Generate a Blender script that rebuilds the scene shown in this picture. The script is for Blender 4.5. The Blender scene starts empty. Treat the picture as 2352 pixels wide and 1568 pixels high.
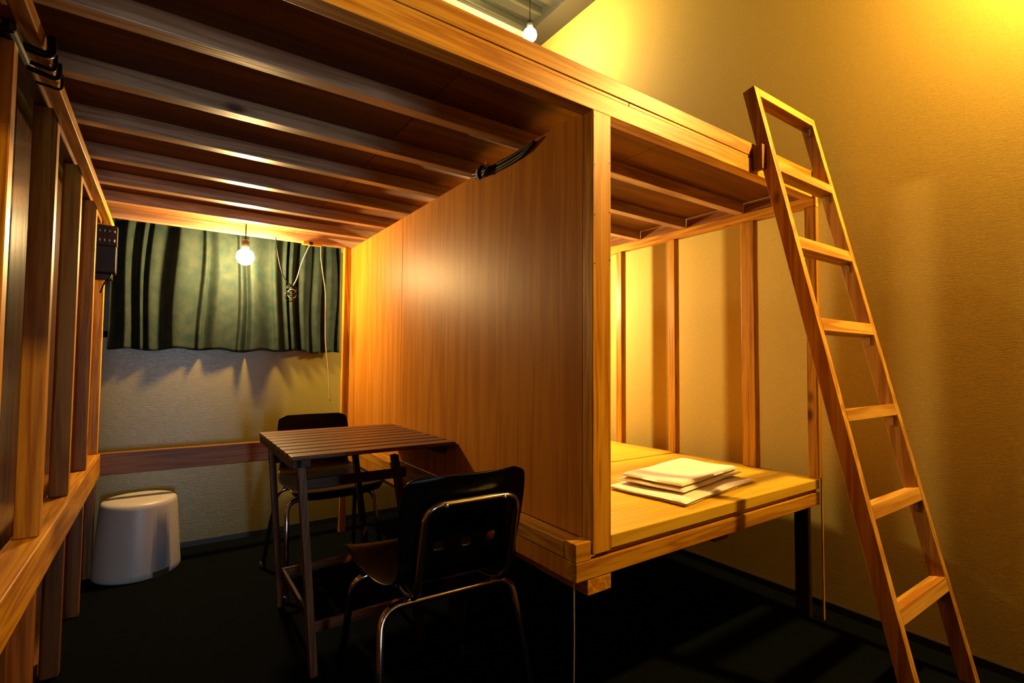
import bpy, bmesh, math, random
from mathutils import Vector, Matrix
random.seed(7)
SC = bpy.context.scene
COL = SC.collection
PI = math.pi

# ------------------------------------------------------------------ helpers
def link(o, parent=None):
    COL.objects.link(o)
    if parent is not None:
        o.parent = parent
    return o

def tag(o, label=None, cat=None, group=None, kind=None):
    if label: o['label'] = label
    if cat: o['category'] = cat
    if group: o['group'] = group
    if kind: o['kind'] = kind
    return o

def thing(name, label, cat, loc=(0, 0, 0), rz=0.0, group=None):
    o = bpy.data.objects.new(name, None)
    o.empty_display_size = .05
    o.location = loc
    o.rotation_euler = (0, 0, rz)
    link(o)
    return tag(o, label, cat, group)

def obj(name, bm, m, parent=None, smooth=False, world=False):
    """world=True: the mesh is given in world coordinates below an un-rotated parent"""
    me = bpy.data.meshes.new(name)
    if world and parent is not None:
        p = parent; off = Vector((0, 0, 0))
        while p is not None:
            off += p.location; p = p.parent
        bmesh.ops.translate(bm, verts=bm.verts, vec=-off)
    bmesh.ops.recalc_face_normals(bm, faces=bm.faces)
    bm.to_mesh(me); bm.free()
    if smooth:
        for p in me.polygons: p.use_smooth = True
    me.materials.append(m)
    return link(bpy.data.objects.new(name, me), parent)

def add_box(bm, x0, x1, y0, y1, z0, z1, bev=.0015):
    r = bmesh.ops.create_cube(bm, size=1)
    for v in r['verts']:
        v.co.x = x0 + (v.co.x + .5) * (x1 - x0)
        v.co.y = y0 + (v.co.y + .5) * (y1 - y0)
        v.co.z = z0 + (v.co.z + .5) * (z1 - z0)
    if bev > 0:
        es = list({e for v in r['verts'] for e in v.link_edges})
        bmesh.ops.bevel(bm, geom=es, offset=bev, segments=2, affect='EDGES', profile=.5)
    return bm

def box(*a, **k):
    return add_box(bmesh.new(), *a, **k)

def bar(a, b, w, t, side=Vector((1, 0, 0)), bev=.0015, bm=None):
    """a bar from a to b; w across `side`, t across the third direction; a,b are centre-line ends"""
    a = Vector(a); b = Vector(b)
    d = (b - a); L = d.length; d.normalize()
    s = (side - d * side.dot(d)).normalized(); n = d.cross(s)
    own = bm is None
    if own: bm = bmesh.new()
    r = bmesh.ops.create_cube(bm, size=1)
    M = Matrix((s, n, d)).transposed()
    c = (a + b) / 2
    for v in r['verts']:
        v.co = c + M @ Vector((v.co.x * w, v.co.y * t, v.co.z * L))
    if bev > 0:
        es = list({e for v in r['verts'] for e in v.link_edges})
        bmesh.ops.bevel(bm, geom=es, offset=bev, segments=2, affect='EDGES', profile=.5)
    return bm

def smooth_path(pts, n=8, closed=False):
    P = [Vector(p) for p in pts]; out = []
    N = len(P)
    for i in range(N if closed else N - 1):
        if closed:
            p0, p1, p2, p3 = P[(i - 1) % N], P[i], P[(i + 1) % N], P[(i + 2) % N]
        else:
            p0, p1, p2, p3 = P[max(i - 1, 0)], P[i], P[i + 1], P[min(i + 2, N - 1)]
        for k in range(n):
            t = k / n
            out.append(.5 * ((2 * p1) + (p2 - p0) * t + (2 * p0 - 5 * p1 + 4 * p2 - p3) * t * t + (3 * p1 - p0 - 3 * p2 + p3) * t ** 3))
    if not closed: out.append(P[-1])
    return out

def fillet(pts, r, n=6):
    """polyline with rounded corners"""
    P = [Vector(p) for p in pts]; out = [P[0]]
    for i in range(1, len(P) - 1):
        a = (P[i - 1] - P[i]); b = (P[i + 1] - P[i])
        rr = min(r, a.length * .49, b.length * .49)
        s = P[i] + a.normalized() * rr; e = P[i] + b.normalized() * rr
        for k in range(n + 1):
            t = k / n
            out.append((1 - t) ** 2 * s + 2 * t * (1 - t) * P[i] + t * t * e)
    out.append(P[-1])
    return out

def add_tube(bm, path, r, seg=12, closed=False):
    P = [Vector(p) for p in path]; N = len(P); rings = []
    up = Vector((0, 0, 1)); prev = None
    for i in range(N):
        if closed: d = P[(i + 1) % N] - P[(i - 1) % N]
        else: d = P[min(i + 1, N - 1)] - P[max(i - 1, 0)]
        if d.length < 1e-9: d = Vector((0, 0, 1))
        d.normalize()
        if prev is None:
            s = d.cross(up) if abs(d.dot(up)) < .95 else d.cross(Vector((1, 0, 0)))
        else:
            s = prev - d * prev.dot(d)
        s.normalize(); prev = s; n = d.cross(s)
        rr = r(i / (N - 1)) if callable(r) else r
        rings.append([bm.verts.new(P[i] + (s * math.cos(2 * PI * k / seg) + n * math.sin(2 * PI * k / seg)) * rr) for k in range(seg)])
    M = N if closed else N - 1
    for i in range(M):
        A, B = rings[i], rings[(i + 1) % N]
        for k in range(seg):
            bm.faces.new((A[k], A[(k + 1) % seg], B[(k + 1) % seg], B[k]))
    if not closed:
        bm.faces.new(rings[0][::-1]); bm.faces.new(rings[-1])
    return bm

def tube(path, r, seg=12, closed=False):
    return add_tube(bmesh.new(), path, r, seg, closed)

def lathe(profile, seg=48, axis_loc=(0, 0, 0), bm=None):
    if bm is None: bm = bmesh.new()
    ax = Vector(axis_loc); rings = []
    for r, z in profile:
        if r < 1e-6: rings.append([bm.verts.new(ax + Vector((0, 0, z)))])
        else: rings.append([bm.verts.new(ax + Vector((r * math.cos(2 * PI * k / seg), r * math.sin(2 * PI * k / seg), z))) for k in range(seg)])
    for A, B in zip(rings[:-1], rings[1:]):
        if len(A) == 1 and len(B) == 1: continue
        for k in range(seg):
            k2 = (k + 1) % seg
            if len(A) == 1: bm.faces.new((A[0], B[k], B[k2]))
            elif len(B) == 1: bm.faces.new((A[k], A[k2], B[0]))
            else: bm.faces.new((A[k], A[k2], B[k2], B[k]))
    return bm

# ------------------------------------------------------------------ materials
def newmat(name):
    m = bpy.data.materials.new(name); m.use_nodes = True
    nt = m.node_tree; nt.nodes.clear()
    out = nt.nodes.new('ShaderNodeOutputMaterial'); b = nt.nodes.new('ShaderNodeBsdfPrincipled')
    nt.links.new(b.outputs[0], out.inputs[0])
    return m, nt, b

def N(nt, t, **k):
    n = nt.nodes.new(t)
    for a, v in k.items(): setattr(n, a, v)
    return n

GA = .60      # overall reflectance of the paints and timbers
def wood(name, dark, light, axis='x', rough=.45, ring=26., gs=1.0, knots=True, spec=.22, bump=.15, coat=0.):
    """pine / plywood: grain stretched along `axis` (world aligned beams)"""
    dark = tuple(GA * c for c in dark); light = tuple(GA * c for c in light)
    m, nt, b = newmat(name); L = nt.links.new
    tc = N(nt, 'ShaderNodeTexCoord'); oi = N(nt, 'ShaderNodeObjectInfo')
    geo = N(nt, 'ShaderNodeNewGeometry')
    add = N(nt, 'ShaderNodeVectorMath', operation='MULTIPLY_ADD')
    cmb = N(nt, 'ShaderNodeCombineXYZ'); mm = N(nt, 'ShaderNodeMath', operation='MULTIPLY'); mm.inputs[1].default_value = 37.
    L(oi.outputs['Random'], mm.inputs[0])
    for i in range(3): L(mm.outputs[0], cmb.inputs[i])
    add.inputs[1].default_value = (1, 1, 1)
    L(tc.outputs['Object'], add.inputs[0]); L(cmb.outputs[0], add.inputs[2])
    mp = N(nt, 'ShaderNodeMapping')
    s = [1., 1., 1.]; s['xyz'.index(axis)] = .045
    mp.inputs['Scale'].default_value = [v * gs for v in s]
    L(add.outputs[0], mp.inputs['Vector'])
    n1 = N(nt, 'ShaderNodeTexNoise'); n1.inputs['Scale'].default_value = ring; n1.inputs['Detail'].default_value = 3; n1.inputs['Distortion'].default_value = .5
    L(mp.outputs[0], n1.inputs['Vector'])
    n2 = N(nt, 'ShaderNodeTexNoise'); n2.inputs['Scale'].default_value = ring * 9; n2.inputs['Detail'].default_value = 5
    L(mp.outputs[0], n2.inputs['Vector'])
    n3 = N(nt, 'ShaderNodeTexNoise'); n3.inputs['Scale'].default_value = 2.2; n3.inputs['Detail'].default_value = 2
    L(add.outputs[0], n3.inputs['Vector'])
    # growth rings: sine of stretched noise
    w = N(nt, 'ShaderNodeMath', operation='MULTIPLY'); w.inputs[1].default_value = 30.
    sn = N(nt, 'ShaderNodeMath', operation='SINE'); L(n1.outputs[0], w.inputs[0]); L(w.outputs[0], sn.inputs[0])
    a1 = N(nt, 'ShaderNodeMath', operation='MULTIPLY_ADD'); a1.inputs[1].default_value = .22; a1.inputs[2].default_value = .0
    L(sn.outputs[0], a1.inputs[0])
    a2 = N(nt, 'ShaderNodeMath', operation='MULTIPLY_ADD'); a2.inputs[1].default_value = .55
    L(n2.outputs[0], a2.inputs[0]); L(a1.outputs[0], a2.inputs[2])
    a3 = N(nt, 'ShaderNodeMath', operation='MULTIPLY_ADD'); a3.inputs[1].default_value = .5
    L(n3.outputs[0], a3.inputs[0]); L(a2.outputs[0], a3.inputs[2])
    cr = N(nt, 'ShaderNodeValToRGB')
    cr.color_ramp.elements[0].position = .2; cr.color_ramp.elements[0].color = (*dark, 1)
    cr.color_ramp.elements[1].position = .8; cr.color_ramp.elements[1].color = (*light, 1)
    L(a3.outputs[0], cr.inputs[0])
    col = cr.outputs[0]
    if knots:
        mk = N(nt, 'ShaderNodeMapping'); sk = [1.] * 3; sk['xyz'.index(axis)] = .5
        mk.inputs['Scale'].default_value = sk; L(add.outputs[0], mk.inputs['Vector'])
        vo = N(nt, 'ShaderNodeTexVoronoi'); vo.inputs['Scale'].default_value = 5.5; L(mk.outputs[0], vo.inputs['Vector'])
        kr = N(nt, 'ShaderNodeMapRange'); kr.inputs[1].default_value = .035; kr.inputs[2].default_value = .10
        kr.inputs[3].default_value = 1; kr.inputs[4].default_value = 0
        L(vo.outputs['Distance'], kr.inputs[0])
        mx = N(nt, 'ShaderNodeMix', data_type='RGBA'); mx.inputs[7].default_value = (dark[0] * .3, dark[1] * .25, dark[2] * .2, 1)
        L(kr.outputs[0], mx.inputs[0]); L(col, mx.inputs[6]); col = mx.outputs[2]
    hv = N(nt, 'ShaderNodeHueSaturation')
    rv = N(nt, 'ShaderNodeMapRange'); rv.inputs[3].default_value = .82; rv.inputs[4].default_value = 1.12
    L(oi.outputs['Random'], rv.inputs[0]); L(rv.outputs[0], hv.inputs['Value']); L(col, hv.inputs['Color'])
    L(hv.outputs[0], b.inputs['Base Color'])
    b.inputs['Roughness'].default_value = rough
    b.inputs['Specular IOR Level'].default_value = spec
    if coat:
        b.inputs['Coat Weight'].default_value = coat; b.inputs['Coat Roughness'].default_value = .22
    bp = N(nt, 'ShaderNodeBump'); bp.inputs['Strength'].default_value = bump; bp.inputs['Distance'].default_value = .002
    L(a2.outputs[0], bp.inputs['Height']); L(bp.outputs[0], b.inputs['Normal'])
    return m

def plain(name, col, rough=.5, metal=0., spec=.5, nscale=0, nstr=.1, var=.0):
    if metal < .5: col = tuple(GA * c for c in col)
    m, nt, b = newmat(name); L = nt.links.new
    b.inputs['Base Color'].default_value = (*col, 1); b.inputs['Roughness'].default_value = rough
    b.inputs['Metallic'].default_value = metal; b.inputs['Specular IOR Level'].default_value = spec
    if nscale:
        tc = N(nt, 'ShaderNodeTexCoord'); n = N(nt, 'ShaderNodeTexNoise'); n.inputs['Scale'].default_value = nscale; n.inputs['Detail'].default_value = 4
        L(tc.outputs['Object'], n.inputs['Vector'])
        bp = N(nt, 'ShaderNodeBump'); bp.inputs['Strength'].default_value = nstr; bp.inputs['Distance'].default_value = .003
        L(n.outputs[0], bp.inputs['Height']); L(bp.outputs[0], b.inputs['Normal'])
        if var:
            mr = N(nt, 'ShaderNodeMapRange'); mr.inputs[3].default_value = 1 - var; mr.inputs[4].default_value = 1 + var
            L(n.outputs[0], mr.inputs[0]); h = N(nt, 'ShaderNodeHueSaturation'); h.inputs['Color'].default_value = (*col, 1)
            L(mr.outputs[0], h.inputs['Value']); L(h.outputs[0], b.inputs['Base Color'])
    return m

def emit(name, col, s):
    m = bpy.data.materials.new(name); m.use_nodes = True; nt = m.node_tree; nt.nodes.clear()
    o = nt.nodes.new('ShaderNodeOutputMaterial'); e = nt.nodes.new('ShaderNodeEmission')
    e.inputs[0].default_value = (*col, 1); e.inputs[1].default_value = s
    nt.links.new(e.outputs[0], o.inputs[0]); return m

def wallpaper(name, col, rough=.42, spec=.5, bs=.3):
    """woven vinyl paper: fine mottled weave, a faint sheen drawn out vertically"""
    col = tuple(GA * c for c in col)
    m, nt, b = newmat(name); L = nt.links.new
    tc = N(nt, 'ShaderNodeTexCoord')
    mp = N(nt, 'ShaderNodeMapping'); mp.inputs['Scale'].default_value = (60, 60, 420)
    L(tc.outputs['Object'], mp.inputs['Vector'])
    n = N(nt, 'ShaderNodeTexNoise'); n.inputs['Scale'].default_value = 1.; n.inputs['Detail'].default_value = 2
    L(mp.outputs[0], n.inputs['Vector'])
    n2 = N(nt, 'ShaderNodeTexNoise'); n2.inputs['Scale'].default_value = 170; n2.inputs['Detail'].default_value = 3; L(tc.outputs['Object'], n2.inputs['Vector'])
    n3 = N(nt, 'ShaderNodeTexNoise'); n3.inputs['Scale'].default_value = 1.3; n3.inputs['Detail'].default_value = 3; L(tc.outputs['Object'], n3.inputs['Vector'])
    mr = N(nt, 'ShaderNodeMapRange'); mr.inputs[3].default_value = .8; mr.inputs[4].default_value = 1.2; L(n2.outputs[0], mr.inputs[0])
    mr3 = N(nt, 'ShaderNodeMapRange'); mr3.inputs[3].default_value = .9; mr3.inputs[4].default_value = 1.1; L(n3.outputs[0], mr3.inputs[0])
    mu = N(nt, 'ShaderNodeMath', operation='MULTIPLY'); L(mr.outputs[0], mu.inputs[0]); L(mr3.outputs[0], mu.inputs[1])
    h = N(nt, 'ShaderNodeHueSaturation'); h.inputs['Color'].default_value = (*col, 1); L(mu.outputs[0], h.inputs['Value']); L(h.outputs[0], b.inputs['Base Color'])
    bp = N(nt, 'ShaderNodeBump'); bp.inputs['Strength'].default_value = bs; bp.inputs['Distance'].default_value = .0012
    L(n.outputs[0], bp.inputs['Height']); L(bp.outputs[0], b.inputs['Normal'])
    b.inputs['Roughness'].default_value = rough; b.inputs['Specular IOR Level'].default_value = spec
    return m

def stripes(name, dark, light):
    """ceiling decking"""
    return plain(name, light, .35, .6, .5)

PD, PL = (.42, .150, .008), (.78, .40, .030)
M = {}
for ax in 'xyz':
    M['pine_' + ax] = wood('pine_' + ax, PD, PL, ax, .42)
    M['stud_' + ax] = wood('stud_' + ax, (.15, .045, .007), (.34, .13, .022), ax, .42, spec=.3)
    M['table_' + ax] = wood('table_' + ax, (.09, .028, .009), (.22, .085, .026), ax, .4, ring=40, knots=False)
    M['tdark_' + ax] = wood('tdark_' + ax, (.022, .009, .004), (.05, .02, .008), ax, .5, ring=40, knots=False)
    M['ladder_' + ax] = wood('ladder_' + ax, (.44, .17, .02), (.78, .44, .08), ax, .42, ring=18)
M['joist'] = wood('joist_wood', (.33, .16, .07), (.62, .37, .19), 'x', .36, ring=30, spec=.6)
M['ply_z'] = wood('lauan_plywood', (.50, .18, .014), (.68, .285, .032), 'z', .46, ring=14, knots=False, spec=.07, bump=.1)
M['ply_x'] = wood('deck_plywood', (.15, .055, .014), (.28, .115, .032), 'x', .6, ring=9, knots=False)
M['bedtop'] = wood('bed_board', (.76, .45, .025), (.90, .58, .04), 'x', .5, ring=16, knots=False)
M['panel_dark'] = wood('varnished_panel', (.055, .022, .010), (.14, .06, .025), 'z', .2, ring=14, knots=False, spec=.7)
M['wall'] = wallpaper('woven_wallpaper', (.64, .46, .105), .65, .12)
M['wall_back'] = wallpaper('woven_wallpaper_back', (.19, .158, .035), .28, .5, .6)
M['floor'] = plain('black_carpet', (.0028, .0044, .0060), 1., spec=.03, nscale=240, nstr=.5, var=.25)
M['black_base'] = plain('black_baseboard', (.006, .006, .006), .5)
M['ceil'] = plain('ceiling_decking', (.10, .105, .08), .32, .75, .5, nscale=3, nstr=.05)
M['steel'] = plain('dark_steel_beam', (.07, .065, .045), .5, .2)
M['pale'] = plain('pale_painted_strip', (.6, .58, .5), .5)
M['shell'] = plain('black_plastic_shell', (.002, .0025, .003), .3, spec=.14, nscale=120, nstr=.08)
M['chrome'] = plain('chromed_tube', (.45, .40, .32), .16, 1.)
M['rubber'] = plain('black_rubber', (.01, .01, .01), .6)
M['blackp'] = plain('black_plastic', (.004, .004, .004), .4, spec=.2)
M['whitep'] = plain('white_plastic', (.52, .50, .48), .42, nscale=40, nstr=.02)
M['towel'] = plain('white_terry_cloth', (1.25, 1.16, 1.02), .9, spec=.1, nscale=320, nstr=.45, var=.08)
M['cordw'] = plain('white_cord', (.6, .52, .40), .5)
M['cordb'] = plain('black_cord', (.005, .005, .005), .5, spec=.15)
M['screw'] = plain('screw_head', (.05, .035, .02), .4, .8)
M['tape'] = plain('paper_tag', (.55, .42, .22), .6)
M['metal'] = plain('bright_bracket', (.35, .32, .26), .35, .9)
M['frame'] = plain('window_frame', (.05, .05, .05), .5)
M['brass'] = plain('lamp_holder', (.02, .02, .02), .4)
# curtain cloth
m, nt, b = newmat('curtain_cloth'); L = nt.links.new
tc = N(nt, 'ShaderNodeTexCoord'); n = N(nt, 'ShaderNodeTexNoise'); n.inputs['Scale'].default_value = 18; n.inputs['Detail'].default_value = 6
n.inputs['Roughness'].default_value = .7
L(tc.outputs['Object'], n.inputs['Vector']); cr = N(nt, 'ShaderNodeValToRGB')
cr.color_ramp.elements[0].position = .3; cr.color_ramp.elements[0].color = (.0018, .0105, .0105, 1)
cr.color_ramp.elements[1].position = .7; cr.color_ramp.elements[1].color = (.0165, .0225, .0155, 1)
L(n.outputs[0], cr.inputs[0]); L(cr.outputs[0], b.inputs['Base Color'])
b.inputs['Roughness'].default_value = .85; b.inputs['Specular IOR Level'].default_value = .12
n2 = N(nt, 'ShaderNodeTexNoise'); n2.inputs['Scale'].default_value = 300; L(tc.outputs['Object'], n2.inputs['Vector'])
bp = N(nt, 'ShaderNodeBump'); bp.inputs['Strength'].default_value = .3; bp.inputs['Distance'].default_value = .002
L(n2.outputs[0], bp.inputs['Height']); L(bp.outputs[0], b.inputs['Normal'])
M['curtain'] = m
# glass
m = bpy.data.materials.new('window_glass'); m.use_nodes = True; nt = m.node_tree; nt.nodes.clear()
o_ = nt.nodes.new('ShaderNodeOutputMaterial'); g_ = nt.nodes.new('ShaderNodeBsdfGlass'); g_.inputs['IOR'].default_value = 1.1; g_.inputs['Roughness'].default_value = .02
nt.links.new(g_.outputs[0], o_.inputs[0]); M['glass'] = m

S1, S2, S3, S4 = 1550., 1250., 2100., 5200.
M['bulb_neutral'] = emit('bulb_neutral', (1., .63, .24), S1)
M['bulb_warm_loft'] = emit('bulb_warm_loft', (1., .70, .32), S2)
M['bulb_warm_bunk'] = emit('bulb_warm_bunk', (1., .70, .32), S3)
M['bulb_warm_front'] = emit('bulb_warm_front', (1., .57, .13), S4)
M['dusk'] = emit('dusk_sky', (.4, .65, 1.), 3.0)

# ------------------------------------------------------------------ key dimensions (metres)
XW, YW = 2.29, 3.26          # right wall, back wall
XF0, XF = -.285, 2.1465      # frame: left side, right side
YF, YB = .955, 3.085         # frame: front, back
XP = .918                    # partition panel face
ZJ, ZD = 1.693, 1.738        # joist underside, deck underside
ZC = 3.42
XL = -.242

# ------------------------------------------------------------------ the room
def struct(name, bm, m):
    return tag(obj(name, bm, m), kind='structure')
YFR = -1.15
struct('floor', box(-.5, 2.5, YFR - 3.2, YW + .12, -.06, 0, bev=0), M['floor'])
bm = bmesh.new()
add_box(bm, XW, XW + .1, YFR - .1, YW + .1, 0, 3.7, bev=0)
struct('wall_right', bm, M['wall'])
# back wall with the window opening behind the curtain
bm = bmesh.new()
wx0, wx1, wz0, wz1 = -.270, .84, 1.12, 1.72
add_box(bm, -.5, wx0, YW, YW + .1, 0, 3.7, bev=0)
add_box(bm, wx1, XW + .1, YW, YW + .1, 0, 3.7, bev=0)
add_box(bm, wx0, wx1, YW, YW + .1, 0, wz0, bev=0)
add_box(bm, wx0, wx1, YW, YW + .1, wz1, 3.7, bev=0)
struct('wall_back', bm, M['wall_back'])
struct('wall_left', box(-.46, -.385, YFR - .1, YW + .1, 0, 3.7, bev=0), M['panel_dark'])
# front wall behind the camera, with a doorway at its left
bm = bmesh.new()
dx0, dx1, dz1 = .02, .40, 1.95
add_box(bm, -.5, dx0, YFR - .1, YFR, 0, 3.7, bev=0)
add_box(bm, dx1, XW + .1, YFR - .1, YFR, 0, 3.7, bev=0)
add_box(bm, dx0, dx1, YFR - .1, YFR, dz1, 3.7, bev=0)
struct('wall_front', bm, M['panel_dark'])
# ceiling: ribbed decking, ribs running across the room
bm = bmesh.new()
add_box(bm, -.5, XW + .1, YFR - .1, YW + .1, ZC + .11, ZC + .16, bev=0)
y = YFR
while y < YW:
    add_box(bm, -.5, XW + .05, y, y + .09, ZC + .05, ZC + .115, bev=.012)
    y += .185
struct('ceiling', bm, M['ceil'])
struct('trim_1', box(2.13, XW + .02, YFR, YW, ZC, ZC + .12, bev=.004), M['steel'])
struct('trim_2', box(.2, 2.13, 2.955, 3.0, ZC - .03, ZC + .06, bev=.004), M['pale'])
struct('baseboard_right', box(XW - .008, XW + .02, YFR, YW, 0, .030, bev=.001), M['black_base'])
struct('baseboard_back', box(-.385, XW, YW - .008, YW + .02, 0, .030, bev=.001), M['black_base'])
# window
win = struct('window_1', box(wx0 - .0, wx1, YW + .035, YW + .043, wz0, wz1, bev=0), M['glass'])
bm = bmesh.new()
for a in ((wx0, wx0 + .035, wz0, wz1), (wx1 - .035, wx1, wz0, wz1), (wx0, wx1, wz0, wz0 + .035), (wx0, wx1, wz1 - .035, wz1), (.285, .32, wz0, wz1)):
    add_box(bm, a[0], a[1], YW + .02, YW + .06, a[2], a[3], bev=.002)
obj('window_frame', bm, M['frame'], win)
sky = struct('sky_panel', box(wx0 - .2, wx1 + .2, YW + .30, YW + .31, wz0 - .2, wz1 + .3, bev=0), M['dusk'])  # glowing panel added outside the glass as the dusk sky
sky.name = 'dusk_sky_panel'

# ------------------------------------------------------------------ loft platform
T = thing('loft_platform', 'raised pine loft platform with plywood deck and row of joists above the table', 'loft platform', ((XF0 + XF) / 2, YF, ZJ))
def P(name, bm, mat, parent=None, smooth=False, label=None):
    o = obj(name, bm, M[mat], parent, smooth, world=True)
    if label: o['label'] = label
    return o
# deck sheets (seams of the plywood stay visible from below)
seams = [XF0, .594, 1.341, XF]
for a, b_ in zip(seams[:-1], seams[1:]):
    for y0, y1 in ((YF + .045, 1.86), (1.86, YB)):
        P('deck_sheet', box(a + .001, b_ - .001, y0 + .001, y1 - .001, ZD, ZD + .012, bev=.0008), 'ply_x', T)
# joists
JY = [1.256, 1.562, 1.858, 2.166, 2.462, 2.745, 3.045]
for y in JY:
    P('joist', box(-.262, XF + .037, y, y + .041, ZJ, ZD, bev=.002), 'joist', T)
# front boards: inner beam, lower board, thin plywood edge, upper board
P('front_beam', box(XF0, XF, YF + .002, YF + .044, 1.683, 1.7345, bev=.002), 'pine_x', T)
P('edge_strip', box(XF0, 1.06, YF + .004, YF + .044, 1.7355, 1.7445, bev=.0006), 'pine_x', T)
P('edge_strip', box(1.063, XF, YF + .004, YF + .044, 1.7355, 1.7445, bev=.0006), 'pine_x', T)
P('front_board', box(XF0, XF, YF + .002, YF + .042, 1.7458, 1.792, bev=.002), 'pine_x', T)
# wall side plates the joists rest on
P('side_plate', box(XF, XF + .038, YF + .002, YB, 1.652, ZJ - .001, bev=.0015), 'pine_y', T)
P('side_plate', box(XL - .060, XL - .022, YF - .6, YB, 1.652, ZJ - .001, bev=.0015), 'stud_y', T)
# blocking over the partition and over the right plate
for a, b_ in zip([YF + .045] + [y + .042 for y in JY[:-1]], [y - .001 for y in JY]):
    P('blocking', box(XF + .004, XF + .036, a, b_, ZJ, ZD - .001, bev=.001), 'stud_y', T)

# ------------------------------------------------------------------ left stud frame
T = thing('stud_wall_frame', 'brown timber stud frame along the dark left wall', 'stud frame', (XL - .03, 2.0, 0))
for y in (.78, 1.255, 1.71, 2.165, 2.62, 3.035):
    P('stud', box(XL - .048, XL, y, y + .034, .567, 1.651, bev=.002), 'pine_z', T)
    P('lower_stud', box(XL - .052, XL - .004, y, y + .034, .0, .462, bev=.002), 'stud_z', T)
P('batten', box(XL + .001, XL + .030, .5, 3.03, 1.618, 1.650, bev=.002), 'pine_y', T, label='pale batten nailed along the tops of the studs')
P('rail', box(XL - .056, XL + .012, .2, 3.038, .463, .566, bev=.003), 'pine_y', T, label='broad horizontal rail under the studs')
P('floor_plate', box(XL - .056, XL - .052 + .048, .2, 3.06, .0, .0 + .0005 + .0, bev=0) if False else box(-.384, XL - .058, .2, 3.2, .0, .045, bev=.002), 'stud_y', T)
P('panel', box(-.384, XL - .053 - .02, .2, 3.2, .05, 1.69, bev=.001), 'panel_dark', T, label='glossy dark panel behind the studs')

# ------------------------------------------------------------------ back rail below the curtain
T = thing('wall_rail', 'horizontal timber rail across the back wall under the curtain', 'rail', (.3, 3.06, .46))
P('rail_board', box(XL - .05, XP - .06, 3.04, 3.078, .463, .566, bev=.003), 'stud_x', T)
P('rail_post', box(XL - .05, XL - .004, 3.04 + .0, 3.075, 0, .462, bev=.002), 'stud_z', T)

# ------------------------------------------------------------------ lower bunk: bed platform with studs and plywood side
T = thing('bunk_bed', 'timber bunk with plywood side panel and yellow lit sleeping platform', 'bunk bed', (1.5, YF, 0))
CP = P('corner_post', box(XP, .984, YF - .001, YF + .038, .5155, 1.6825, bev=.002), 'pine_z', T, label='front post between panel and sleeping opening')
P('side_panel', box(XP - .0, XP + .0065, YF + .039, 2.242, .5495, 1.6925, bev=.0006), 'ply_z', T, label='glossy orange lauan plywood sheet')
P('side_panel', box(XP - .0, XP + .0065, 2.2455, 3.04, .5495, 1.6925, bev=.0006), 'ply_z', T, label='glossy orange lauan plywood sheet')
P('back_post', box(XP - .040, XP - .002, 3.04, 3.078, .0, 1.6925, bev=.002), 'pine_z', T)
for y in (1.30, 1.75, 2.2, 2.65):
    P('stud', box(XP + .0075, XP + .045, y, y + .036, .5555, 1.692, bev=.002), 'pine_z', T)
# ledge left of the panel
P('ledge', box(.861, XP - .001, YF + .045, 3.038, .505, .549, bev=.002), 'pine_y', T)
P('ledge_block', box(.861, XP - .004, YF + .001, YF + .044, .505, .553, bev=.002), 'pine_x', T)
P('skirt_panel', box(.8615, .872, YF + .006, 3.038, .4575, .504, bev=.0008), 'ply_z', T)
# sleeping surface
P('bed_board', box(.985, XF, YF + .0, YF + .15, .520, .555, bev=.002), 'bedtop', T)
P('bed_board', box(XP + .046, XF, YF + .151, 1.645, .528, .5545, bev=.001), 'bedtop', T)
P('bed_board', box(XP + .046, XF, 1.648, 2.34, .532, .558, bev=.001), 'bedtop', T)
P('bed_board', box(XP + .046, XF, 2.343, 3.08, .532, .558, bev=.001), 'bedtop', T)
P('front_fillet', box(.985, XF, YF + .012, YF + .045, .5055, .5195, bev=.001), 'pine_x', T)
P('front_rail', box(.861, XF, YF - .001, YF + .038, .458, .5045, bev=.002), 'pine_x', T)
P('bearer', box(.901, .985, YF + .0, 3.05, .417, .457, bev=.002), 'pine_y', T)
P('bearer', box(1.52, 1.60, YF + .05, 3.05, .417, .457, bev=.002), 'stud_y', T)
P('rear_rail', box(.861, XF, 3.045, 3.083, .458, .531, bev=.002), 'stud_x', T)
# studs by the right wall
for y, w in ((.9575, .038), (1.213, .061), (1.635, .040), (2.0, .040), (2.4, .040), (2.8, .04)):
    wd = .038
    P('wall_stud', box(XF, XF + wd, y, y + w, .5555, 1.651, bev=.002), 'pine_z', T)
P('edge_strip', box(XF + .028, XF + .038, .9575, .963, 0, .5545, bev=.001), 'pine_z', T)  # thin pale sliver standing in for the lit edge of the front leg
P('end_board', box(XF, XF + .038, YF + .04, 3.06, .458, .553, bev=.002), 'pine_y', T)
for x, y in ((XF + .0, 2.0), (XF, 3.0), (1.54, 2.98), (1.54, 2.0)):
    P('leg', box(x, x + .038, y, y + .06, 0, .416 if x < 2 else .457, bev=.002), 'stud_z', T)
P('leg', box(XF + .001, XF + .025, YF + .045, YF + .10, 0, .457, bev=.002), 'tdark_z', T)  # darker timber here: the shade under the bed is put into its colour
P('leg', box(.93, .968, 1.70, 1.76, 0, .416, bev=.002), 'tdark_z', T)
# screws on the post
for z in (1.665, 1.535, 1.40, 1.27):
    for x in (.924, .979):
        bm = bmesh.new(); bmesh.ops.create_cone(bm, segments=12, radius1=.0022, radius2=.0018, depth=.001, cap_ends=True)
        bmesh.ops.rotate(bm, verts=bm.verts, cent=(0, 0, 0), matrix=Matrix.Rotation(PI / 2, 3, 'X'))
        bmesh.ops.translate(bm, verts=bm.verts, vec=(x, YF - .0013, z + (x > .95) * .015))
        P('screw', bm, 'screw', CP)

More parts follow.
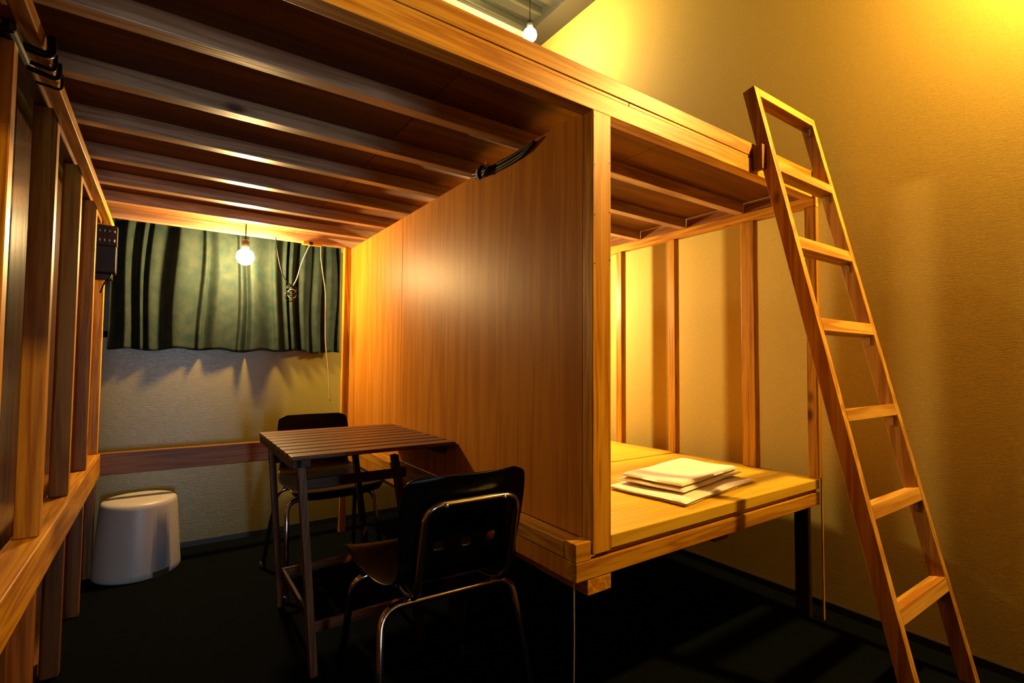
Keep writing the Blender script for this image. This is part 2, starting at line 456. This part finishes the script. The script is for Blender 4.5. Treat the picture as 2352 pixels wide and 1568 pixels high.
# ------------------------------------------------------------------ thin line below the bed corner
o = obj('hanging_cord', tube(smooth_path([(.866, YF + .012, .457), (.8665, YF + .012, .3), (.864, YF + .011, .15), (.8655, YF + .012, .0016)]), .0016, 8), M['cordw'], smooth=True)
o['label'] = 'thin grey cord hanging to the floor below the left corner of the bunk'; o['category'] = 'cord'

# ------------------------------------------------------------------ ladder
Xa, Xb, th, y0, lb, dep, ztop = 1.713, 2.134, .029, .494, .231, .0444, 2.016
T = thing('wooden_ladder', 'pale pine ladder leaning on the loft front board', 'ladder', ((Xa + Xb) / 2, y0, 0))
nrm = Vector((0, 1, -lb)).normalized(); upv = Vector((0, lb, 1)).normalized()
def lp(x, z, d=0.0):
    return Vector((x, y0 + lb * z, z)) + nrm * d
for x in (Xa, Xb):
    bm = bar(lp(x + th / 2, -.03, dep / 2), lp(x + th / 2, ztop - .006, dep / 2), th, dep, bev=.0015)
    r = bmesh.ops.bisect_plane(bm, geom=bm.verts[:] + bm.edges[:] + bm.faces[:], plane_co=(0, 0, .0005), plane_no=(0, 0, 1), clear_inner=True)
    bmesh.ops.holes_fill(bm, edges=bm.edges)
    P('rail', bm, 'ladder_z', T)
for zt, zb in ((ztop - .006, ztop - .041), (1.717, 1.678), (1.441, 1.397), (1.161, 1.118), (0.873, 0.833), (0.593, 0.551), (0.315, 0.272)):
    zm = (zt + zb) / 2; h = (zt - zb)
    a = lp(Xa + th + .0003, zm, dep / 2 - .001); b_ = lp(Xb - .0003, zm, dep / 2 - .001)
    rg = P('rung', bar(a, b_, dep - .002, h, side=nrm, bev=.0015), 'ladder_x', T)
    # small metal angle under the right end of each rung
    if zt < 2.0 or True:
        bm = bmesh.new()
        c = lp(Xb - .001, zm - h / 2 - .018, dep * .55)
        bar(c - Vector((.0008, 0, .014)), c + Vector((-.0008, 0, .017)), .014, .0015, side=nrm, bev=0, bm=bm)
        c2 = lp(Xb - .014, zm - h / 2 - .0008, dep * .55)
        bar(c2 - Vector((.012, 0, 0)), c2 + Vector((.012, 0, 0)), .014, .0012, side=nrm, bev=0, bm=bm)
        P('bracket', bm, 'metal', rg)
# stop block on the loft front
o = obj('stop_block', box(Xa - .022, Xa - .003, YF - .036, YF + .001, 1.689, 1.778, bev=.002), M['stud_z'])
o['label'] = 'small upright wooden stop block on the loft board left of the ladder'; o['category'] = 'wooden block'

# ------------------------------------------------------------------ slatted table
tx0, tx1, ty0, ty1, tz = .336, .914, 1.685, 2.335, .709
T = thing('slatted_table', 'small folding table with brown wooden slat top', 'table', ((tx0 + tx1) / 2, (ty0 + ty1) / 2, 0), math.radians(-0.0))
ns = 9; pitch = (ty1 - ty0 + .012) / ns
for i in range(ns):
    y = ty0 + i * pitch
    P('slat', box(tx0, tx1, y, y + pitch - .012, tz - .014, tz, bev=.003), 'table_x', T)
for x in (tx0 + .03, tx1 - .062):
    P('top_batten', box(x, x + .032, ty0 + .012, ty1 - .012, tz - .040, tz - .0145, bev=.002), 'tdark_y', T)
P('top_batten', box(tx0 + .003, tx0 + .018, ty0 + .002, ty1 - .002, tz - .040, tz - .0145, bev=.002), 'tdark_y', T)
for yy in (1.728, 2.27):
    sgn = 1 if yy < 2 else -1
    P('leg', bar((.374, yy, .668), (.425, yy - sgn * .008, .002), .018, .030, bev=.002), 'table_z', T)
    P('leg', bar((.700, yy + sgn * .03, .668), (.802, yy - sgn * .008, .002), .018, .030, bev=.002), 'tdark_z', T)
    P('crossbar', box(.413, .786, yy + .012 * sgn - (.006), yy + .012 * sgn + .006, .125, .157, bev=.002), 'table_x', T)
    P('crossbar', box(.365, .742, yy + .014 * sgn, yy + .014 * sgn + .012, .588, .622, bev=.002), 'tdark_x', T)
for x in (.43, .775):
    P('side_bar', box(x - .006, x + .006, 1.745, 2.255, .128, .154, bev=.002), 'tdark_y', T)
P('hinge_block', box(.60, .655, 1.93, 1.965, tz - .036, tz - .0145, bev=.002), 'blackp', T)

# ------------------------------------------------------------------ chairs
def chair_shell():
    prof = [(.215, .405), (.213, .425), (.200, .439), (.16, .446), (.08, .440), (0, .433), (-.08, .434), (-.140, .442), (-.180, .462),
            (-.203, .497), (-.214, .535), (-.220, .560), (-.226, .60), (-.236, .65), (-.247, .70), (-.2535, .722), (-.257, .733)]
    wid = [.178, .196, .204, .208, .206, .200, .194, .184, .174, .168, .168, .170, .174, .176, .172, .162, .128]
    path = smooth_path([(0, a, b_) for a, b_ in prof], 4)
    ws = smooth_path([(w, 0, 0) for w in wid], 4)
    nu = 28
    rows = []; bm = bmesh.new()
    for p, w in zip(path, ws):
        row = []
        for k in range(nu + 1):
            u = -1 + 2 * k / nu
            # dish: edges curl up on the seat, forward on the back
            seatness = max(0, min(1, (.52 - p.z) / .07)); e = abs(u) ** 3
            dz = .014 * e * seatness; dy = .022 * (u * u) * (1 - seatness)
            row.append(bm.verts.new((u * w.x, p.y + dy, p.z + dz)))
        rows.append(row)
    for i in range(len(rows) - 1):
        zc = (rows[i][0].co.z + rows[i + 1][0].co.z) / 2; yc = rows[i][nu // 2].co.y
        for k in range(nu):
            u = -1 + 2 * (k + .5) / nu
            slot = (yc < -.2 and .545 < zc < .573 and any(abs(u - c) < .075 for c in (-.46, 0, .46)))
            if slot: continue
            bm.faces.new((rows[i][k], rows[i][k + 1], rows[i + 1][k + 1], rows[i + 1][k]))
    return bm

def make_chair(label, loc, rz):
    t = thing('school_chair', label, 'chair', loc, rz, 'black shell chairs at the slatted table')
    s = obj('shell', chair_shell(), M['shell'], t, smooth=True)
    md = s.modifiers.new('thick', 'SOLIDIFY'); md.thickness = .007; md.offset = 0
    md = s.modifiers.new('round', 'SUBSURF'); md.levels = 1; md.render_levels = 2
    r = .0105
    # rear legs: inverted U, front legs: inverted U
    yr, yf = -.13, .10
    lr = obj('leg_frame', tube(fillet([(-.222, -.235, .012), (-.188, yr - .0, .395), (.188, yr - .0, .395), (.222, -.235, .012)], .055, 8), r), M['chrome'], t, smooth=True)
    lf = obj('leg_frame', tube(fillet([(-.215, .205, .012), (-.196, yf, .392), (.196, yf, .392), (.215, .205, .012)], .055, 8), r), M['chrome'], t, smooth=True)
    # back support hoop running under the seat
    bh = obj('back_hoop', tube(fillet([(-.10, .12, .412), (-.118, -.13, .412), (-.128, -.212, .440), (-.126, -.262, .668), (.126, -.262, .668), (.128, -.212, .440), (.118, -.13, .412), (.10, .12, .412)], .045, 8), .0095), M['chrome'], t, smooth=True)
    for x, y in ((-.223, -.236), (.223, -.236), (-.2155, .206), (.2155, .206)):
        obj('foot_cap', lathe([(0, 0), (.014, 0), (.0155, .006), (.0145, .028), (.012, .030), (0, .030)], 16, (x, y, .0005)), M['rubber'], lr if y < 0 else lf, smooth=True)
    for x in (-.08, .08):
        bm = bmesh.new(); bmesh.ops.create_uvsphere(bm, u_segments=12, v_segments=8, radius=.006)
        bmesh.ops.translate(bm, verts=bm.verts, vec=(x, -.273, .668))
        obj('rivet', bm, M['metal'], bh, smooth=True)
    return t
make_chair('black shell chair at the front with its back to the viewer', (.655, 1.345, 0), math.radians(-3))
make_chair('black shell chair behind the slatted table, facing the viewer', (.655, 2.50, 0), math.radians(180 + 2))

# ------------------------------------------------------------------ white stool / bin
T = thing('round_stool', 'white tapered round plastic stool by the back wall', 'stool', (-.075, 3.035, 0))
prof = [(.171, .002), (.175, .010), (.173, .03), (.152, .318), (.149, .334), (.140, .343), (.10, .3445), (0, .345)]
bm = lathe(prof + [], 64)
# small dark notch at the foot, cut through the wall
for f in [f for f in bm.faces if f.calc_center_median().z < .028 and f.calc_center_median().length > .1]:
    c = f.calc_center_median(); a = math.degrees(math.atan2(c.y, c.x))
    if -68 < a < -44: bmesh.ops.delete(bm, geom=[f], context='FACES_ONLY')
o = obj('stool_body', bm, M['whitep'], T, smooth=True)
md = o.modifiers.new('thick', 'SOLIDIFY'); md.thickness = .004; md.offset = -1
bm = bmesh.new()
for k in range(7):
    a = math.radians(-67 + 22 * k / 6)
a0, a1 = math.radians(-69), math.radians(-44)
pr = []
for k in range(9):
    a = a0 + (a1 - a0) * k / 8
    pr.append((math.cos(a) * .1755, math.sin(a) * .1755, 0))
rows = []
for z, rr in ((.001, 1.0), (.030, .99)):
    rows.append([bm.verts.new((x * rr, y * rr, z)) for x, y, _ in pr])
rin = [[bm.verts.new((v.co.x * .94, v.co.y * .94, v.co.z)) for v in row] for row in rows]
for k in range(8):
    bm.faces.new((rows[0][k], rows[0][k + 1], rows[1][k + 1], rows[1][k]))
    bm.faces.new((rin[0][k], rin[0][k + 1], rin[1][k + 1], rin[1][k]))
    bm.faces.new((rows[1][k], rows[1][k + 1], rin[1][k + 1], rin[1][k]))
    bm.faces.new((rows[0][k], rows[0][k + 1], rin[0][k + 1], rin[0][k]))
for k in (0, 8): bm.faces.new((rows[0][k], rows[1][k], rin[1][k], rin[0][k]))
obj('foot_pad', bm, M['rubber'], T)

# ------------------------------------------------------------------ folded towels
def folded(c, ux, uy, sx, sy, z0, h, layers, seed, bulge=.0):
    """stack of cloth layers joined by one rounded fold on the near-left side"""
    rnd = random.Random(seed); ph = [rnd.uniform(0, 6.28) for _ in range(8)]
    bm = bmesh.new(); nu, nv = 40, 30
    lt = h / layers
    for Lr in range(layers):
        zb = z0 + Lr * lt; t = lt * .90
        ins = .006 * math.sin(Lr * 2.1 + seed) + .002 * Lr
        top = []; bot = []
        for i in range(nu + 1):
            rt = []; rb = []
            for j in range(nv + 1):
                u = -1 + 2 * i / nu; v = -1 + 2 * j / nv
                eu = (sx / 2 - ins) * u; ev = (sy / 2 - ins) * v
                # rounded rim
                rim = min(1., math.sqrt(max(0, 1 - abs(u) ** 26)) * math.sqrt(max(0, 1 - abs(v) ** 18)))
                wob = .0025 * (math.sin(3.1 * u + ph[0]) + math.sin(2.3 * v + ph[1])) * (Lr + 1) / layers
                top_z = zb + t * (.42 + .58 * rim) + (wob if Lr == layers - 1 else 0) + bulge * math.exp(-((u - .45) ** 2 + (v - .6) ** 2) * 6) * (Lr == layers - 1)
                ex = .002 * math.sin(5 * v + ph[2] + Lr); ey = .002 * math.sin(6 * u + ph[3] + Lr)
                x = c[0] + ux[0] * (eu + ex) + uy[0] * (ev + ey); y = c[1] + ux[1] * (eu + ex) + uy[1] * (ev + ey)
                rt.append(bm.verts.new((x, y, top_z))); rb.append(bm.verts.new((x, y, zb + t * .40 * (1 - rim))))
            top.append(rt); bot.append(rb)
        for i in range(nu):
            for j in range(nv):
                bm.faces.new((top[i][j], top[i + 1][j], top[i + 1][j + 1], top[i][j + 1]))
                bm.faces.new((bot[i][j], bot[i][j + 1], bot[i + 1][j + 1], bot[i + 1][j]))
        for i in range(nu):
            for j in (0, nv): bm.faces.new((top[i][j], bot[i][j], bot[i + 1][j], top[i + 1][j]))
        for j in range(nv):
            for i in (0, nu): bm.faces.new((top[i][j], top[i][j + 1], bot[i][j + 1], bot[i][j]))
    # the fold itself: a half-round roll along the near long side
    return bm
ang = math.radians(7)
ux = (math.cos(ang), math.sin(ang)); uy = (-math.sin(ang), math.cos(ang))
o = obj('folded_sheet', folded((1.600, 1.185), ux, uy, .50, .30, .5562, .016, 2, 3), M['towel'], smooth=True)
tag(o, 'wide white folded sheet lying flat under the towel on the bunk', 'folded sheet')
ang = math.radians(9); ux2 = (math.cos(ang), math.sin(ang)); uy2 = (-math.sin(ang), math.cos(ang))
o = obj('folded_towel', folded((1.640, 1.220), ux2, uy2, .46, .25, .5765, .030, 2, 5, .010), M['towel'], smooth=True)
tag(o, 'thick folded white towel on top of the sheet on the bunk', 'towel')

# ------------------------------------------------------------------ curtain
T = thing('window_curtain', 'short dark green curtain hanging in folds across the back window', 'curtain', (.34, 3.23, 1.06))
cx0, cx1 = -.234, .90
folds = [240, 268, 276, 300, 308, 318, 326, 356, 380, 428, 438, 446, 470, 516, 522, 540, 548, 602, 612, 636, 644, 650, 658, 676, 690, 714, 730, 752, 762, 784, 797]
fx = [cx0 + (p - 240) / 557. * (cx1 - cx0) for p in folds]
rnd = random.Random(11)
fy = [(rnd.uniform(-.15, .3) if i % 2 else rnd.uniform(.45, 1.15)) for i in range(len(fx))]
NX, NZ = 420, 40
def curt_y(x, zt):
    sh = .035 * (1 - zt) * (x - .3) * -1.0 + .010 * math.sin(4 * zt + x * 9)
    xx = max(cx0, min(cx1 - 1e-6, x + sh))
    for i in range(len(fx) - 1):
        if fx[i] <= xx <= fx[i + 1]:
            t = (xx - fx[i]) / (fx[i + 1] - fx[i]); t = t * t * (3 - 2 * t)
            v = fy[i] * (1 - t) + fy[i + 1] * t
            break
    amp = .046 + .020 * (1 - zt)
    return min(3.252, 3.236 - amp * v + .003 * math.sin(x * 40 + 3 * zt))
bm = bmesh.new(); g = []
for j in range(NZ + 1):
    zt = j / NZ; row = []
    for i in range(NX + 1):
        x = cx0 + (cx1 - cx0) * i / NX
        z0 = 1.062 + .004 * math.sin(x * 13) + .006 * math.sin(x * 31)
        row.append(bm.verts.new((x, curt_y(x, zt), z0 + (1.735 - z0) * zt)))
    g.append(row)
for j in range(NZ):
    for i in range(NX):
        bm.faces.new((g[j][i], g[j][i + 1], g[j + 1][i + 1], g[j + 1][i]))
o = obj('cloth', bm, M['curtain'], T, smooth=True, world=True)
md = o.modifiers.new('thick', 'SOLIDIFY'); md.thickness = .0016
P('curtain_rod', tube([(cx0 + .002, 3.222, 1.742), (cx1 + .02, 3.222, 1.742)], .006, 12), 'blackp', T, True)

# ------------------------------------------------------------------ light bulbs
def bulb(name, loc, mat, top, label, group=None):
    x, y, z = loc
    t = thing(name, label, 'light bulb', (x, y, z), 0, 'round light bulbs on cords')
    r = .043
    bm = bmesh.new(); bmesh.ops.create_uvsphere(bm, u_segments=32, v_segments=20, radius=r)
    obj('globe', bm, mat, t, smooth=True)
    obj('socket', lathe([(0, r * .9), (.017, r * .9), (.020, r + .006), (.020, r + .040), (.012, r + .050), (0, r + .050)], 24), M['brass'], t, smooth=True)
    if top - z > r + .055:
        obj('lamp_cord', tube([(0, 0, r + .048), (0, 0, top - z)], .003, 8), M['cordb'], t, smooth=True)
    return t
bulb('round_bulb', (.341, 3.0, 1.560), M['bulb_neutral'], 1.7375, 'glowing round bulb hanging in front of the green curtain')
bulb('round_bulb', (1.853, 2.50, 3.091), M['bulb_warm_loft'], ZC + .05, 'glowing round bulb high above the loft near the ceiling')
bulb('round_bulb', (1.74, 2.62, 1.46), M['bulb_warm_bunk'], 1.7375, 'round bulb inside the bunk hidden behind the plywood partition')
bulb('round_bulb', (2.19, .0, 2.52), M['bulb_warm_front'], ZC + .05, 'round bulb high in front of the loft above the ladder')

# ------------------------------------------------------------------ junction box, cords near the curtain
T = thing('junction_block', 'small wooden block with a cord under the last joist', 'block', (.67, 3.02, 1.67))
P('block', box(.632, .736, 3.005, 3.043, 1.675, 1.6925, bev=.002), 'pine_x', T)
P('clip', box(.664, .684, 3.0, 3.0045, 1.672, 1.690, bev=.001), 'blackp', T)
o = obj('pull_cord', tube(smooth_path([(.728, 3.0, 1.674), (.730, 3.0, 1.60), (.742, 2.99, 1.50), (.755, 2.985, 1.40), (.757, 2.98, 1.25), (.760, 2.97, 1.10), (.775, 2.96, .95), (.785, 2.95, .78)], 6), .0024, 8), M['cordw'], smooth=True)
tag(o, 'long pale cord hanging beside the curtain down behind the chair', 'cord')
# coil
T = thing('coiled_cord', 'black and white coil of cord hanging before the curtain', 'cord', (.577, 2.99, 1.395))
rnd = random.Random(3)
for q in range(4):
    cx, cz = .577 + rnd.uniform(-.006, .006), 1.398 - .012 * q + .008
    rr = .026 + rnd.uniform(-.004, .004)
    pts = [(cx + rr * math.cos(2 * PI * k / 24), 2.99 + .004 * q + .004 * math.sin(2 * PI * k / 12 + q), cz + rr * 1.05 * math.sin(2 * PI * k / 24)) for k in range(24)]
    P('loop', tube(pts, .0028, 8, True), 'cordw' if q == 2 else 'cordb', T, True)
P('cord_end', tube(smooth_path([(.572, 2.99, 1.425), (.545, 2.99, 1.452), (.52, 2.99, 1.50), (.50, 3.0, 1.60), (.49, 3.02, 1.692)], 6), .0026, 8), 'cordb', T, True)
P('cord_end', tube(smooth_path([(.580, 2.99, 1.425), (.600, 2.99, 1.47), (.625, 3.0, 1.56), (.66, 3.002, 1.655), (.672, 3.002, 1.673)], 6), .0026, 8), 'cordw', T, True)

# ------------------------------------------------------------------ black vented box at the left of the curtain
T = thing('vented_box', 'black box with vent slots mounted at the left end of the curtain', 'box', (-.226, 2.80, 1.36))
bx0, bx1, by0, by1 = -.262, -.186, 2.80, 2.87
P('case', box(bx0, bx1, by0, by1, 1.385, 1.508, bev=.006), 'blackp', T)
P('foot_clamp', box(bx0 - .012, bx1 - .012, by0 + .01, by1 - .01, 1.357, 1.384, bev=.003), 'blackp', T)
bm = bmesh.new()
add_box(bm, bx0, bx1, by0 + .02, by1, 1.509, 1.60, bev=.002)
P('back_plate', bm, 'tdark_z', T)
for rr, zz in ((0, 1.572), (1, 1.532)):
    for k in range(4):
        x = bx0 + .014 + k * .0165
        P('contact_pin', box(x, x + .005, by0 + .012, by0 + .0195, zz - (.007 if rr else .004), zz + .006, bev=.0015), 'metal', T)
P('power_lead', tube(smooth_path([(-.20, 2.815, 1.385), (-.207, 2.80, 1.36), (-.222, 2.81, 1.345), (-.238, 2.83, 1.30)], 6), .003, 8), 'cordb', T, True)

# ------------------------------------------------------------------ cable bundle tied round the left plate
T = thing('cable_bundle', 'black cables wrapped round the top left plate', 'cables', (-.25, 1.42, 1.64))
def wrap(y, dy, r):
    x0, x1, z0, z1 = XL - .004, XL + .031, 1.617, 1.652
    pts = []
    base = [(x1 + r, z0 - r), (x1 + r, z1 - .002), (x1 + r * .5, z1 + r * .2 - .003), (x1 + r, (z0 + z1) / 2), (x1 + r, z0 - r), (x0 - r, z0 - r)]
    p = [(x1 + r, y, z1 - .004), (x1 + r, y - dy * .4, z0 - r), ((x0 + x1) / 2, y - dy * .7, z0 - r * 1.4), (x0 - r, y - dy, z0 - r)]
    return tube(smooth_path(p, 5), r, 8)
for y, dy, r in ((1.40, .02, .004), (1.44, .03, .005), (1.40 + .09, .01, .003), (1.33, .03, .008)):
    P('wrap', wrap(y, dy, r), 'cordb', T, True)
P('plug', bar((-.250, 1.22, 1.600), (-.252, 1.36, 1.604), .03, .026, side=Vector((1, 0, 0)), bev=.008), 'blackp', T)
P('lead', tube(smooth_path([(-.252, 1.24, 1.60), (-.256, 1.16, 1.595), (-.235, 1.10, 1.605), (-.225, 1.0, 1.608)], 6), .006, 8), 'cordb', T, True)

# cables over the partition top
T = thing('cable_bundle', 'black cables with paper tags lying along the top of the partition', 'cables', (XP - .01, 1.45, 1.67))
for q, (dz, dx, r) in enumerate(((.0, 0, .006), (.010, .004, .005), (-.006, -.004, .004))):
    P('cable', tube(smooth_path([(XP - .008 - dx, 1.565, 1.681 + dz), (XP - .012 - dx, 1.50, 1.670 + dz), (XP - .012 - dx, 1.40, 1.664 + dz), (XP - .010 - dx, 1.32, 1.664 + dz), (XP - .009, 1.25, 1.668 + dz), (XP - .008, 1.20, 1.680)], 6), r, 10), 'cordb', T, True)
P('knot', tube(smooth_path([(XP - .020, 1.50, 1.655), (XP - .034, 1.49, 1.668), (XP - .030, 1.475, 1.685), (XP - .014, 1.48, 1.684), (XP - .012, 1.495, 1.665), (XP - .028, 1.46, 1.660), (XP - .026, 1.43, 1.672)], 6), .0065, 10), 'cordb', T, True)
P('paper_tag', bar((XP - .026, 1.52, 1.665), (XP - .026, 1.514, 1.69), .002, .010, bev=.0005), 'tape', T)
P('paper_tag', bar((XP - .026, 1.468, 1.680), (XP - .026, 1.452, 1.697), .002, .010, bev=.0005), 'tape', T)

# ------------------------------------------------------------------ lamp in the corridor (cool light through the doorway behind the camera)
ld = bpy.data.lights.new('corridor_lamp', 'AREA'); ld.shape = 'RECTANGLE'; ld.size = .2; ld.size_y = 1.0
ld.energy = 70; ld.color = (.62, .82, 1.)
lo = bpy.data.objects.new('corridor_lamp', ld); COL.objects.link(lo)
lo.location = (.25, -4.0, .80); lo.rotation_euler = (math.radians(90), 0, 0)

# ------------------------------------------------------------------ world + camera
w = bpy.data.worlds.new('night'); SC.world = w; w.use_nodes = True
bg = w.node_tree.nodes['Background']; bg.inputs[0].default_value = (.02, .03, .05, 1); bg.inputs[1].default_value = .3
cd = bpy.data.cameras.new('camera'); cam = bpy.data.objects.new('camera', cd); COL.objects.link(cam)
cd.sensor_width = 36; cd.lens = 36 * 1152.75 / 2352; cd.clip_start = .02
Rv = Vector((0.8217423, -0.56980934, 0.00754318)); Uv = Vector((-0.03000135, -0.03003988, 0.99909836)); Fv = Vector((0.56906898, 0.82122769, 0.04178009))
mw = Matrix((Rv, Uv, -Fv)).transposed().to_4x4(); mw.translation = Vector((0, 0, 1.008))
cam.matrix_world = mw
SC.camera = cam
SC.view_settings.view_transform = 'Standard'; SC.view_settings.look = 'None'; SC.view_settings.gamma = 1
SC.view_settings.exposure = 0; SC.view_settings.use_curve_mapping = False
